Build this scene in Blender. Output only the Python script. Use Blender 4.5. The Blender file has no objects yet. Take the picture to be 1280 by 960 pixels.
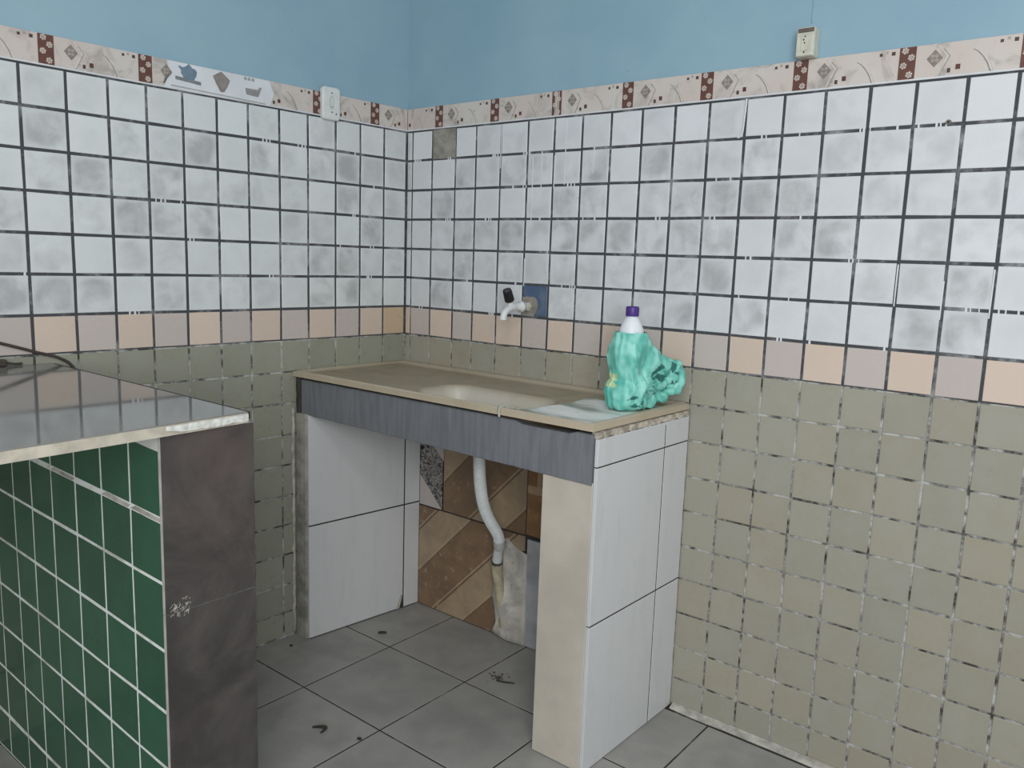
import bpy, bmesh, math, random
from mathutils import Vector, Matrix, noise
random.seed(7)
SC = bpy.context.scene
COL = SC.collection
PI = math.pi
E_ANG = 0.054                       # the left wall opens a little more than square
SE, CE = math.sin(E_ANG), math.cos(E_ANG)

# ------------------------------------------------------------------ mesh builder
class MB:
    """collects faces with material, colour, seed and local uv; build() links them as ONE mesh object"""
    def __init__(self, xf=None):
        self.v = []; self.f = []; self.xf = xf or (lambda p: p)
        self.mats = []
    def mi(self, m):
        if m not in self.mats: self.mats.append(m)
        return self.mats.index(m)
    def add(self, vs, fs, m, col=(1, 1, 1, 0), seed=0.0, smooth=False, uvs=None, xf=True):
        b = len(self.v)
        for p in vs:
            p = tuple(p)
            self.v.append(tuple(self.xf(p)) if xf else p)
        k = self.mi(m)
        for i, f in enumerate(fs):
            self.f.append(([b + j for j in f], k, smooth, col, seed, uvs[i] if uvs else None))
    # a raised tile on a wall: a = along, b = up, h = out of the wall
    def tile(self, a0, a1, b0, b1, h0, h1, m, col, seed=0.0, ch=0.0012, tilt=(0, 0), jit=0.0):
        r = lambda: random.uniform(-jit, jit)
        c = [(a0 + r(), b0 + r()), (a1 + r(), b0 + r()), (a1 + r(), b1 + r()), (a0 + r(), b1 + r())]
        cx, cy = (a0 + a1) / 2, (b0 + b1) / 2
        ins = []
        for x, y in c:
            ins.append((x + (ch if x < cx else -ch), y + (ch if y < cy else -ch)))
        H = lambda x, y: h1 + (x - cx) * tilt[0] + (y - cy) * tilt[1]
        vs = [(x, y, h0) for x, y in c] + [(x, y, H(x, y) - ch * .7) for x, y in c] + [(x, y, H(x, y)) for x, y in ins]
        fs = [(8, 9, 10, 11)]
        uv = [[(0, 0), (1, 0), (1, 1), (0, 1)]]
        for i in range(4):
            j = (i + 1) % 4
            fs.append((i, j, 4 + j, 4 + i)); uv.append([(0, 0)] * 4)
            fs.append((4 + i, 4 + j, 8 + j, 8 + i)); uv.append([(0, 0)] * 4)
        self.add(vs, fs, m, col, seed, False, uv)
    def box(self, x0, x1, y0, y1, z0, z1, m, col=(1, 1, 1, 0), seed=0.0, bev=0.0, seg=2, jit=0.0):
        bm = bmesh.new()
        bmesh.ops.create_cube(bm, size=1)
        for v in bm.verts:
            v.co = Vector(((x0 + x1) / 2 + v.co.x * (x1 - x0), (y0 + y1) / 2 + v.co.y * (y1 - y0), (z0 + z1) / 2 + v.co.z * (z1 - z0)))
        if bev > 0:
            bmesh.ops.bevel(bm, geom=bm.edges[:], offset=bev, segments=seg, affect='EDGES', profile=.5)
        self.bm(bm, m, col, seed, False)
    def bm(self, bm, m, col=(1, 1, 1, 0), seed=0.0, smooth=True):
        bm.verts.index_update()
        self.add([v.co[:] for v in bm.verts], [[v.index for v in f.verts] for f in bm.faces], m, col, seed, smooth)
        bm.free()
    # extrude a polygon given in (a,b) between heights h0,h1
    def prism(self, poly, h0, h1, m, col=(1, 1, 1, 0), seed=0.0):
        n = len(poly)
        vs = [(a, b, h0) for a, b in poly] + [(a, b, h1) for a, b in poly]
        fs = [tuple(range(n, 2 * n)), tuple(reversed(range(n)))]
        fs += [(i, (i + 1) % n, n + (i + 1) % n, n + i) for i in range(n)]
        self.add(vs, fs, m, col, seed)
    def tube(self, pts, rad, m, col=(1, 1, 1, 0), seg=16, smooth=True, cap=True):
        P = [Vector(p) for p in pts]; n = len(P)
        R = rad if isinstance(rad, (list, tuple)) else [rad] * n
        T = []
        for i in range(n):
            d = P[min(i + 1, n - 1)] - P[max(i - 1, 0)]
            T.append(d.normalized())
        ref = Vector((0, 0, 1)) if abs(T[0].z) < .9 else Vector((1, 0, 0))
        u = T[0].cross(ref).normalized()
        vs = []
        for i in range(n):
            u = (u - T[i] * u.dot(T[i])).normalized(); w = T[i].cross(u)
            for k in range(seg):
                a = 2 * PI * k / seg
                vs.append(P[i] + (u * math.cos(a) + w * math.sin(a)) * R[i])
        fs = []
        for i in range(n - 1):
            for k in range(seg):
                l = (k + 1) % seg
                fs.append((i * seg + k, i * seg + l, (i + 1) * seg + l, (i + 1) * seg + k))
        self.add(vs, fs, m, col, 0, smooth)
        if cap:
            self.add(vs[:seg], [tuple(reversed(range(seg)))], m, col, 0, False)
            self.add(vs[-seg:], [tuple(range(seg))], m, col, 0, False)
    def lathe(self, prof, c, m, col=(1, 1, 1, 0), seg=40, ridges=0, ramp=0.0):
        vs = []
        for r, z in prof:
            for k in range(seg):
                a = 2 * PI * k / seg
                rr = r * (1 + (ramp if ridges and (k % 2) else 0))
                vs.append((c[0] + rr * math.cos(a), c[1] + rr * math.sin(a), c[2] + z))
        fs = []
        for i in range(len(prof) - 1):
            for k in range(seg):
                l = (k + 1) % seg
                fs.append((i * seg + k, i * seg + l, (i + 1) * seg + l, (i + 1) * seg + k))
        self.add(vs, fs, m, col, 0, True)
        self.add(vs[:seg], [tuple(range(seg))], m, col, 0, False)
        self.add(vs[-seg:], [tuple(range(seg))], m, col, 0, False)
    def build(self, name, parent=None, recalc=True, autosmooth=None):
        me = bpy.data.meshes.new(name)
        me.from_pydata(self.v, [], [f[0] for f in self.f])
        for m in self.mats: me.materials.append(m)
        ca = me.color_attributes.new('Col', 'FLOAT_COLOR', 'CORNER')
        sa = me.attributes.new('Seed', 'FLOAT', 'FACE')
        uv = me.uv_layers.new(name='UVMap')
        for p, f in zip(me.polygons, self.f):
            p.material_index = f[1]; p.use_smooth = f[2]
            sa.data[p.index].value = f[4]
            for n_, li in enumerate(p.loop_indices):
                ca.data[li].color = f[3]
                if f[5]: uv.data[li].uv = f[5][n_]
        if recalc:
            bm = bmesh.new(); bm.from_mesh(me)
            bmesh.ops.recalc_face_normals(bm, faces=bm.faces[:])
            bm.to_mesh(me); bm.free()
        me.update()
        o = bpy.data.objects.new(name, me); COL.objects.link(o)
        if parent is not None:
            o.parent = parent
            o.matrix_parent_inverse = Matrix.Translation(-Vector(parent.location))
        return o

def thing(name, label, cat, loc, group=None):
    o = bpy.data.objects.new(name, None); COL.objects.link(o)
    o.location = loc; o.empty_display_size = .05
    return tag(o, label, cat, group)
def tag(o, label, cat, group=None):
    o['label'] = label; o['category'] = cat
    if group: o['group'] = group
    return o
def struct(o):
    o['kind'] = 'structure'; return o

def sst(a, b, x):
    t = max(0, min(1, (x - a) / (b - a))); return t * t * (3 - 2 * t)
def right_xf(p): return (p[0], -p[2], p[1])                      # (along, up, out) on the right wall
def left_xf(p):                                                  # (distance from the corner, up, out) on the left wall
    return (-SE * p[0] + CE * p[2], -CE * p[0] - SE * p[2], p[1])

# ------------------------------------------------------------------ materials
class NT:
    def __init__(self, name):
        self.m = bpy.data.materials.new(name); self.m.use_nodes = True
        self.t = self.m.node_tree; self.n = self.t.nodes; self.l = self.t.links
        self.b = self.n['Principled BSDF']
    def node(self, typ, **kw):
        x = self.n.new(typ)
        for k, v in kw.items(): setattr(x, k, v)
        return x
    def link(self, a, b): self.l.new(a, b)
    def set(self, sock, val):
        if isinstance(val, bpy.types.NodeSocket): self.link(val, sock)
        else: sock.default_value = val
    def coord(self, scale=(1, 1, 1)):
        g = self.node('ShaderNodeTexCoord'); mp = self.node('ShaderNodeMapping')
        mp.inputs['Scale'].default_value = scale
        self.link(g.outputs['Object'], mp.inputs['Vector']); return mp.outputs[0]
    def noise(self, scale, detail=4, rough=.55, vec=None, w=None, dist=0.0):
        x = self.node('ShaderNodeTexNoise')
        x.inputs['Scale'].default_value = scale; x.inputs['Detail'].default_value = detail
        x.inputs['Roughness'].default_value = rough; x.inputs['Distortion'].default_value = dist
        if vec is None: vec = self.coord()
        if w is not None:
            x.noise_dimensions = '4D'; self.link(w, x.inputs['W'])
        self.link(vec, x.inputs['Vector']); return x.outputs['Fac']
    def ramp(self, fac, lo, hi, a=0.0, b=1.0):
        x = self.node('ShaderNodeMapRange'); x.clamp = True; x.interpolation_type = 'SMOOTHSTEP'
        self.link(fac, x.inputs['Value'])
        x.inputs['From Min'].default_value = lo; x.inputs['From Max'].default_value = hi
        x.inputs['To Min'].default_value = a; x.inputs['To Max'].default_value = b
        return x.outputs['Result']
    def mul(self, a, b, op='MULTIPLY'):
        x = self.node('ShaderNodeMath', operation=op)
        self.set(x.inputs[0], a); self.set(x.inputs[1], b); return x.outputs[0]
    def mix(self, f, a, b, mode='MIX'):
        x = self.node('ShaderNodeMix', data_type='RGBA', blend_type=mode)
        self.set(x.inputs['Factor'], f)
        for s, v in ((x.inputs[6], a), (x.inputs[7], b)):
            if isinstance(v, bpy.types.NodeSocket): self.link(v, s)
            else: s.default_value = (v[0], v[1], v[2], 1)
        return x.outputs[2]
    def out(self, col, rough=.5, bump=None, bstr=.2, bdist=.002, spec=.5, **kw):
        b = self.b
        if isinstance(col, bpy.types.NodeSocket): self.link(col, b.inputs['Base Color'])
        else: b.inputs['Base Color'].default_value = (*col[:3], 1)
        self.set(b.inputs['Roughness'], rough)
        b.inputs['Specular IOR Level'].default_value = spec
        for k, v in kw.items(): self.set(b.inputs[k.replace('_', ' ')], v)
        if bump is not None:
            x = self.node('ShaderNodeBump'); x.inputs['Strength'].default_value = bstr; x.inputs['Distance'].default_value = bdist
            self.link(bump, x.inputs['Height']); self.link(x.outputs[0], b.inputs['Normal'])
        return self.m
    def attr(self, name='Col'):
        x = self.node('ShaderNodeAttribute'); x.attribute_name = name; return x

def mat_tile(name, rough=.28, grime=(.40, .405, .41), nscale=15):
    t = NT(name); a = t.attr(); s = t.attr('Seed')
    w = t.mul(s.outputs['Fac'], 37.0)
    n1 = t.noise(nscale, 4, .55, w=w, dist=.4)
    n2 = t.noise(nscale * .4, 2, .5, w=w)
    blot = t.ramp(t.mul(n1, t.mul(n2, .6, 'MULTIPLY'), 'ADD'), .55, 1.05)
    uv = t.node('ShaderNodeUVMap'); sx = t.node('ShaderNodeSeparateXYZ'); t.link(uv.outputs[0], sx.inputs[0])
    def par(o): return t.mul(t.mul(o, t.mul(1.0, o, 'SUBTRACT')), 4.0)
    cen = t.ramp(t.mul(par(sx.outputs[0]), par(sx.outputs[1])), .0, .45, .5, 1.0)
    f = t.mul(t.mul(blot, cen), a.outputs['Alpha'])
    c = t.mix(f, a.outputs['Color'], grime)
    # scratches and specks
    sp = t.ramp(t.noise(60, 3, .6, w=w, dist=1.2), .69, .76)
    c = t.mix(t.mul(t.mul(sp, a.outputs['Alpha']), .55), c, (.16, .165, .17))
    r = t.ramp(n1, .3, .7, rough - .06, rough + .14)
    return t.out(c, r, bump=t.noise(9, 2, .5), bstr=.12, bdist=.004, spec=.4)
def mat_grout(name, dark, light, lo, hi, scale=9):
    t = NT(name)
    n = t.noise(scale, 5, .65); m2 = t.noise(70, 3, .6)
    f = t.ramp(t.mul(n, t.mul(m2, .25), 'ADD'), lo, hi)
    return t.out(t.mix(f, dark, light), .9, bump=m2, bstr=.4, spec=.2)
def mat_plain(name, col, rough=.5, var=.12, scale=12, bstr=.12, spec=.4, vec=(1, 1, 1), **kw):
    t = NT(name); n = t.noise(scale, 5, .6, vec=t.coord(vec))
    lo = [c * (1 - var) for c in col]; hi = [min(1, c * (1 + var)) for c in col]
    return t.out(t.mix(t.ramp(n, .3, .7), lo, hi), rough, bump=n, bstr=bstr, spec=spec, **kw)
def mat_attr(name, rough=.5, var=.1, scale=30, spec=.4):
    t = NT(name); a = t.attr(); n = t.noise(scale, 4, .6)
    c = t.mix(t.ramp(n, .3, .7, 0, 1), t.mix(1.0, a.outputs['Color'], (1 - var,) * 3, 'MULTIPLY'), a.outputs['Color'])
    return t.out(c, rough, bump=n, bstr=.1, spec=spec)

M = {}
M['tile'] = mat_tile('glazed_wall_tile')
M['grout_hi'] = mat_grout('dark_grout', (.066, .070, .076), (.33, .335, .34), .60, .88)
M['grout_lo'] = mat_grout('smeared_grout', (.045, .043, .038), (.46, .46, .43), .46, .78, 22)
M['drip'] = mat_plain('white_paint_drip', (.66, .68, .70), .5, .06)
M['cement'] = mat_plain('grey_cement', (.275, .262, .225), .9, .3, 22, .5, .2)
M['cement_pale'] = mat_plain('pale_rough_mortar', (.40, .385, .34), .9, .3, 26, .6, .2)
def mat_paint():
    t = NT('blue_wall_paint')
    n = t.noise(2.2, 5, .6); n2 = t.noise(34, 4, .6)
    c = t.mix(t.ramp(n, .3, .72), (.245, .39, .475), (.30, .445, .52))
    c = t.mix(t.ramp(t.noise(5, 5, .65, dist=.6), .58, .78, 0, .35), c, (.27, .40, .43))
    c = t.mix(t.ramp(t.noise(48, 2, .5), .74, .8, 0, .4), c, (.13, .2, .24))
    return t.out(c, .62, bump=n2, bstr=.25, bdist=.002, spec=.3)
M['paint'] = mat_paint()
def mat_border():
    t = NT('marbled_border_tile')
    n = t.noise(16, 5, .65, dist=.8); n2 = t.noise(5, 3, .5)
    c = t.mix(t.ramp(n2, .35, .65), (.60, .555, .51), (.58, .50, .455))
    c = t.mix(t.ramp(n, .48, .72, 0, .85), c, (.34, .31, .285))
    return t.out(c, .35, bump=n, bstr=.12, spec=.4)
M['border'] = mat_border()
M['bcol'] = mat_attr('border_print', .4, .2, 60)
M['floor'] = mat_tile('grey_floor_tile', .42, (.25, .25, .235), 9)
M['floor_grout'] = mat_grout('floor_grout', (.045, .042, .037), (.22, .21, .19), .62, .9)

# ------------------------------------------------------------------ room: walls
ZR = [1.755, 1.653, 1.549, 1.446, 1.341, 1.237, 1.131, 1.028, .924, .819, .713, .610, .504, .402, .297, .190, .090, .004]
XR = [.001, .026, .126, .237, .331, .439, .551, .655, .759, .861, .965, 1.069, 1.172, 1.276, 1.378, 1.481, 1.586, 1.688, 1.793, 1.892]
while XR[-1] < 3.3: XR.append(XR[-1] + .1045)
XL = [.003, .105, .209, .311, .419, .524, .631, .732, .836, .939, 1.041, 1.145, 1.253]
while XL[-1] < 3.1: XL.append(XL[-1] + .104)
CEIL = 2.75
def wall_tiles(mb, X, side):
    for i in range(len(X) - 1):
        for r in range(len(ZR) - 1):
            a0, a1, z1, z0 = X[i], X[i + 1], ZR[r], ZR[r + 1]
            k = i - 1 if side == 'R' else i
            g = .0040 if r < 7 else .0030
            ga = g if (a1 - a0) > .05 else .0022
            seed = random.random()
            if r < 6:
                q = random.random()
                mot = 1.0 if q < .38 else (.62 if q < .72 else .22)
                if r == 0: mot *= .5
                v = random.uniform(.96, 1.03)
                base = (.67, .685, .70) if side == 'R' else (.66, .69, .685)  # the colour cast of the light on each wall is put into its tiles
                col = (base[0] * v, base[1] * v, base[2] * v, mot)
            elif r == 6:
                peach = (k % 2 == 1) if side == 'L' else ((k % 2 == 0 and k >= 4) or k in (1, 3, -1))
                v = random.uniform(.96, 1.04)
                col = (.63 * v, .51 * v, .42 * v, .08) if peach else (.52 * v, .455 * v, .42 * v, .10)
                if side == 'L' and k == 0: col = (.53, .40, .27, .1)
            else:
                v = random.uniform(.95, 1.05); t = random.uniform(-.007, .007)
                col = ((.322 + t) * v, .302 * v, (.238 - t) * v, .15)
                if side == 'L': col = (.272 * v, .272 * v, .212 * v, .12)
            mat = M['tile']; h1 = 0.0
            if side == 'R' and r == 0 and k == 1:
                mb.tile(a0 + .001, a1 - .001, z0 + .001, z1 - .001, -.002, -.0010, M['cement'], (1, 1, 1, 0)); continue
            if side == 'R' and r == 5 and k == 5:
                col = (.062, .105, .19, .25)
            mb.tile(a0 + ga, a1 - ga, z0 + g, z1 - g, -.002, h1, mat, col, seed, .0011,
                    (random.uniform(-.006, .006), random.uniform(-.006, .006)), .0007)
def drips(mb, X, n, zt):
    for _ in range(n):
        i = random.randrange(1, len(X) - 2); r = random.randrange(1, 7)
        a = random.uniform(X[i] + .01, X[i + 1] - .01)
        for q in range(random.choice((1, 1, 2, 3))):
            w = random.uniform(.0012, .0028); b = a + q * random.uniform(.008, .014)
            mb.prism([(b - w, ZR[r] - .005), (b + w, ZR[r] - .0052), (b + w * .8, ZR[r] + .0052), (b - w * .9, ZR[r] + .005)], -.0022, .0004, M['drip'])
mb = MB(right_xf)
L_R = 3.3
def wall_base(mb, L, a_start):
    for z0, z1, h, m in ((-.0, 1.028, -.002, M['grout_lo']), (1.028, 1.757, -.002, M['grout_hi']), (1.757, CEIL, -.004, M['paint'])):
        vs = [(a_start, z0, h), (L, z0, h), (L, z1, h), (a_start, z1, h), (a_start, z0, -.12), (L, z0, -.12), (L, z1, -.12), (a_start, z1, -.12)]
        mb.add(vs, [(0, 1, 2, 3), (4, 7, 6, 5), (0, 4, 5, 1), (3, 2, 6, 7), (0, 3, 7, 4), (1, 5, 6, 2)], m)
wall_base(mb, L_R, -.10)
wall_tiles(mb, XR, 'R'); drips(mb, XR, 62, 0)
# long thin paint runs below the border, and pale strips along the right-hand joints
for a, z1, l in ((.700, 1.75, .20), (.66, 1.64, .10), (.545, 1.74, .11), (.575, 1.64, .22), (.61, 1.655, .14), (.44, 1.75, .14), (.645, 1.4, .12), (.555, 1.32, .09), (.805, 1.66, .08), (1.79, 1.30, .09), (1.688, 1.335, .10), (1.89, 1.33, .11)):
    mb.prism([(a - .0016, z1 - l), (a + .001, z1 - l), (a + .0018, z1), (a - .0016, z1)], -.001, .0006, M['drip'])
# round mortar patch round the tap pipe
pts = []
for k in range(22):
    a = 2 * PI * k / 22; rr = .041 * (1 + .12 * math.sin(3 * a) + random.uniform(-.05, .05))
    pts.append((max(.5535, .580 + rr * .85 * math.cos(a)), max(1.1345, 1.160 + rr * 1.05 * math.sin(a))))
mb.prism(pts, -.002, .003, M['cement'])
# vertical old wire groove in the paint above the socket
mb.tube([(1.432, CEIL - .02, -.003), (1.434, 2.3, -.003), (1.430, 1.92, -.003)], .0022, M['paint'], seg=8)
wall_right = struct(mb.build('wall_right'))

mb = MB(left_xf)
wall_base(mb, 3.1, -.06)
wall_tiles(mb, XL, 'L'); drips(mb, XL, 38, 0)
wall_left = struct(mb.build('wall_left'))

# ------------------------------------------------------------------ decorated border
BROWN = (.145, .062, .045, 0); DARK = (.085, .052, .042, 0); GREYB = (.26, .225, .19, 0)
BW, BH = 1.757, 1.832
def disc(c, r, n=8, ph=0): return [(c[0] + r * math.cos(2 * PI * k / n + ph), c[1] + r * math.sin(2 * PI * k / n + ph)) for k in range(n)]
def border_motif(mb, s0, sgn, lo, hi, full=True):
    """one printed border tile, s0 = left edge of the brown band as seen, sgn = +1 right wall / -1 left wall"""
    A = lambda d: s0 + sgn * d
    def ok(*d): return all(lo - 1e-6 <= A(x) <= hi + 1e-6 for x in d)
    def P(poly, h, col, m='bcol'):
        if ok(*[p[0] for p in poly]): mb.prism([(A(p[0]), BW + p[1]) for p in poly], .0005, h, M[m], col)
    P([(0, .001), (.036, .001), (.036, .0745), (0, .0745)], .0034, BROWN)
    for fx, fz in ((.012, .067), (.026, .051), (.010, .034), (.024, .013)):
        for q in range(6):
            a = q * PI / 3 + .3
            c = (fx + .0052 * math.cos(a), fz + .0052 * math.sin(a))
            P([(c[0] + .0027 * math.cos(b) * 1.0, c[1] + .0027 * math.sin(b)) for b in [k * PI / 3 for k in range(6)]], .0039, (.60, .52, .47, 0))
        P(disc((fx, fz), .0022, 6), .0040, (.60, .52, .47, 0))
    dx, dz, hw = .076, .043, .0165
    # raised pale chevron behind the diamond
    P([(dx + .004, .070), (dx + .009, .070), (dx + .030, .045), (dx + .010, .004), (dx + .005, .004), (dx + .024, .045)], .0042, (.62, .58, .53, 0))
    P([(dx + .016, .062), (dx + .019, .062), (dx + .032, .045), (dx + .012, .004), (dx + .009, .004), (dx + .0285, .045)], .0040, (.36, .31, .275, 0))  # brown-grey line paints the shadow beside the chevron
    P([(dx - hw, dz), (dx, dz - hw * 1.15), (dx + hw, dz), (dx, dz + hw * 1.15)], .0044, GREYB)
    for q in range(4):
        a = q * PI / 2 + PI / 4
        P(disc((dx + .0062 * math.cos(a), dz + .0068 * math.sin(a)), .0036, 7), .0049, (.50, .44, .39, 0))
        P(disc((dx + .0062 * math.cos(a), dz + .0068 * math.sin(a)), .0015, 6), .0052, (.2, .16, .14, 0))
    P([(.1035, .009), (.1105, .009), (.1105, .0185), (.1035, .0185)], .0036, DARK)
    P([(.1205, .0145), (.1300, .0145), (.1300, .0255), (.1205, .0255)], .0036, (.12, .045, .032, 0))
    P([(.0935, .014), (.0985, .014), (.0985, .019), (.0935, .019)], .0036, (.42, .37, .33, 0))
    pr = [(.155, .054), (.166, .047), (.177, .034), (.186, .019), (.192, .003)]
    P([(x - .003, z) for x, z in pr] + [(x + .0045, z) for x, z in reversed(pr)], .0036, (.36, .31, .275, 0))  # wider brown-grey arc paints the shadow along the pale one
    P(pr + [(x + .0040, z) for x, z in reversed(pr)], .0046, (.68, .64, .59, 0))
    for x, z, w in ((.207, .064, .0032), (.220, .068, .0030), (.2345, .064, .0040)):
        P([(x - w, z - w), (x + w, z - w), (x + w, z + w), (x - w, z + w)], .0036, DARK if x != .220 else (.42, .37, .33, 0))
def border_strip(mb, cuts):
    for a0, a1 in zip(cuts[:-1], cuts[1:]):
        mb.tile(a0 + .0004, a1 - .0004, BW, BH, -.003, .003, M['border'], (1, 1, 1, 0), random.random(), .001)
    # the pale rounded bead along the lower edge
    mb.tube([(cuts[0], BW + .001, .002), (cuts[-1], BW + .001, .002)], .0026, M['drip'], seg=8)
mb = MB(right_xf)
bandsR = [.141, .393, .643, .896, 1.143, 1.396, 1.644, 1.890, 2.143, 2.396, 2.649, 2.902]
border_strip(mb, [.003] + bandsR + [3.15])
border_motif(mb, -.111, 1, .004, .14)
for b in bandsR: border_motif(mb, b, 1, .004, 3.14)
# the fourth band is scuffed: pale streaks through the brown
for a, w in ((.655, .0016), (.661, .0030), (.668, .0016)):
    mb.prism([(a - w, BW + .002), (a + w, BW + .002), (a + w * .6 + .002, BW + .073), (a - w + .002, BW + .073)], .001, .0044, M['border'])
trim_2 = struct(mb.build('trim_2'))
mb = MB(left_xf)
bandsL = [1.206, .958, .401, .168]
border_strip(mb, [.003, .168, .401, .566, .883, .958, 1.206, 1.456, 1.706, 1.956, 2.206, 2.456, 2.706])
border_motif(mb, .168, -1, .006, .30); border_motif(mb, .401, -1, .17, .41); border_motif(mb, .652, -1, .403, .555)
border_motif(mb, .958, -1, .862, .97); border_motif(mb, 1.206, -1, .96, 1.21)
for b in (1.456, 1.706, 1.956, 2.206, 2.456, 2.706): border_motif(mb, b, -1, b - .248, b + .01)
# plain white picture tile with crockery prints
mb.prism([(.560, BW + .001), (.545, BW + .036), (.560, BH - .001), (.880, BH - .001), (.873, BW + .040), (.890, BW + .001)], .001, .0036, M['drip'], (.66, .67, .655, 0))
PT = lambda pts, h, c: mb.prism([(u, z) for u, z in pts], .0035, h, M['bcol'], c)
BLU = (.175, .25, .315, 0); TAU = (.30, .265, .245, 0)
PT([(.857, 1.784), (.782, 1.779), (.782, 1.788), (.857, 1.793)], .0052, (.22, .25, .27, 0))
PT([(.832, 1.791), (.803, 1.790), (.796, 1.802), (.794, 1.814), (.800, 1.820), (.808, 1.821), (.812, 1.826), (.8175, 1.8315), (.823, 1.8255), (.829, 1.8215), (.836, 1.8190), (.846, 1.8225), (.8475, 1.8200), (.840, 1.812), (.840, 1.803)], .0056, BLU)
PT([(.719, 1.829), (.745, 1.813), (.736, 1.795), (.722, 1.772), (.711, 1.773), (.700, 1.790), (.692, 1.808)], .0056, (.27, .235, .215, 0))
PT([(.719, 1.821), (.737, 1.810), (.730, 1.796), (.717, 1.779), (.706, 1.790), (.700, 1.806)], .0060, TAU)
PT([(.638, 1.779), (.600, 1.777), (.594, 1.790), (.587, 1.806), (.593, 1.806), (.602, 1.797), (.642, 1.797)], .0056, (.30, .295, .30, 0))
for u in (.641, .629, .616): PT([(u - .004, 1.820), (u + .004, 1.820), (u + .004, 1.828), (u - .004, 1.828)], .0052, (.38, .385, .37, 0))
PT([(.870, 1.764), (.575, 1.759), (.575, 1.762), (.870, 1.767)], .0050, (.42, .42, .40, 0))
PT([(.893, 1.768), (.868, 1.796), (.872, 1.800), (.888, 1.783), (.890, 1.766)], .0054, (.24, .22, .2, 0))
trim_1 = struct(mb.build('trim_1'))

# ------------------------------------------------------------------ floor and ceiling
mb = MB(lambda p: (p[0], p[1], p[2]))
mb.box(-.22, 3.3, -3.3, .12, -.12, -.0010, M['floor_grout'])
FX = [-.2, -.065, .284, .628, .975, 1.3135, 1.66, 2.008, 2.356, 2.704, 3.052, 3.3]
def frow(y0, y1, xs):
    for a, b in zip(xs[:-1], xs[1:]):
        v = random.uniform(.95, 1.05)
        mb.tile(a + .0026, b - .0026, y0 + .0026, y1 - .0026, -.003, 0.0, M['floor'], (.352 * v, .342 * v, .322 * v, .8), random.random(), .001)
FY = [-.002, -.322, -.676, -1.030, -1.384, -1.738, -2.092, -2.446, -2.8, -3.154, -3.3]
for y1, y0 in zip(FY[:-1], FY[1:]):
    frow(y0, y1, [x for x in FX if x <= .976])
FY2 = [-.030, -.362, -.71, -1.058, -1.406, -1.754, -2.102, -2.45, -2.798, -3.146, -3.3]
for y1, y0 in zip(FY2[:-1], FY2[1:]):
    frow(y0, y1, [x for x in FX if x >= .97])
floor = struct(mb.build('floor'))
mb = MB(); mb.box(-.3, 3.3, -3.3, .12, CEIL, CEIL + .1, mat_plain('white_ceiling_plaster', (.6, .62, .63), .8, .05)); struct(mb.build('ceiling'))
mb = MB(); n = 60
for k in range(n):
    a0, a1 = 1.185 + k * (2.1 / n), 1.185 + (k + 1) * (2.1 / n)
    w0 = .024 + .006 * noise.noise((a0 * 9, 0, 0)); w1 = .024 + .006 * noise.noise((a1 * 9, 0, 0))
    mb.add([(a0, -.001, .0), (a1, -.001, .0), (a1, -w1, .0), (a0, -w0, .0), (a0, -.001, .012), (a1, -.001, .012), (a1, -w1, .004), (a0, -w0, .004)],
           [(4, 5, 6, 7), (7, 6, 2, 3)], M['cement_pale'], smooth=True)
struct(mb.build('baseboard_right'))

# ------------------------------------------------------------------ masonry sink counter
def mat_marble(name, base, vein, rough=.3):
    t = NT(name)
    n = t.noise(6, 5, .62, vec=t.coord((4.5, 4.5, .9)), dist=.5); n2 = t.noise(24, 4, .65, vec=t.coord((2.5, 2.5, .55)), dist=1.0)
    c = t.mix(t.ramp(n, .48, .76, 0, .34), base, vein)
    c = t.mix(t.ramp(n2, .64, .76, 0, .30), c, [v * .62 for v in vein])
    return t.out(c, rough, bump=n2, bstr=.06, spec=.4)
M['white_panel'] = mat_marble('white_veined_panel_tile', (.60, .605, .61), (.47, .48, .50))
M['beige_panel'] = mat_plain('beige_stone_tile', (.52, .475, .405), .35, .1, 5)
M['seam'] = mat_plain('dark_seam', (.04, .037, .033), .9, .3, 60)
def mat_apron():
    t = NT('blue_grey_stone')
    a = t.noise(8, 5, .6, vec=t.coord((9, 9, .8))); b = t.noise(4, 4, .6); c3 = t.noise(120, 2, .5, vec=t.coord((1.6, 1.6, .25)))
    c = t.mix(t.ramp(a, .3, .7), (.150, .157, .170), (.198, .206, .222))
    c = t.mix(t.ramp(b, .5, .75, 0, .5), c, (.20, .20, .205))
    c = t.mix(t.ramp(c3, .56, .8, 0, .35), c, (.27, .28, .295))
    return t.out(c, .45, bump=c3, bstr=.1, spec=.4)
M['apron'] = mat_apron()
mc = thing('masonry_counter', 'masonry sink base of two tiled piers bridged by a blue-grey stone apron', 'counter', (.58, -.24, 0))
# left pier
def ywall(u): return -CE * u
mb = MB(); zt = .787
def pier_poly(bm_, pts, z0, z1, m, rough=0.0, nz=24):
    """vertical prism with slightly lumpy sides"""
    vs = []; fs = []; n = len(pts)
    for k in range(nz + 1):
        z = z0 + (z1 - z0) * k / nz
        for x, y in pts:
            d = abs(noise.noise((x * 30, y * 30, z * 14))) * rough * (1 if y < -.46 else 0)
            vs.append((x + d * .2, y - d * .6, z))
    for k in range(nz):
        for i in range(n):
            j = (i + 1) % n
            fs.append((k * n + i, k * n + j, (k + 1) * n + j, (k + 1) * n + i))
    fs.append(tuple(range(n))); fs.append(tuple(nz * n + i for i in range(n)))
    bm_.add(vs, fs, m)
pier_poly(mb, [(-.0225, -.471), (-.010, -.480), (.012, -.479), (.030, -.476), (.0385, -.468), (.086, -.004), (.003, -.004)], 0.001, zt, M['cement'], .005)
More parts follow.
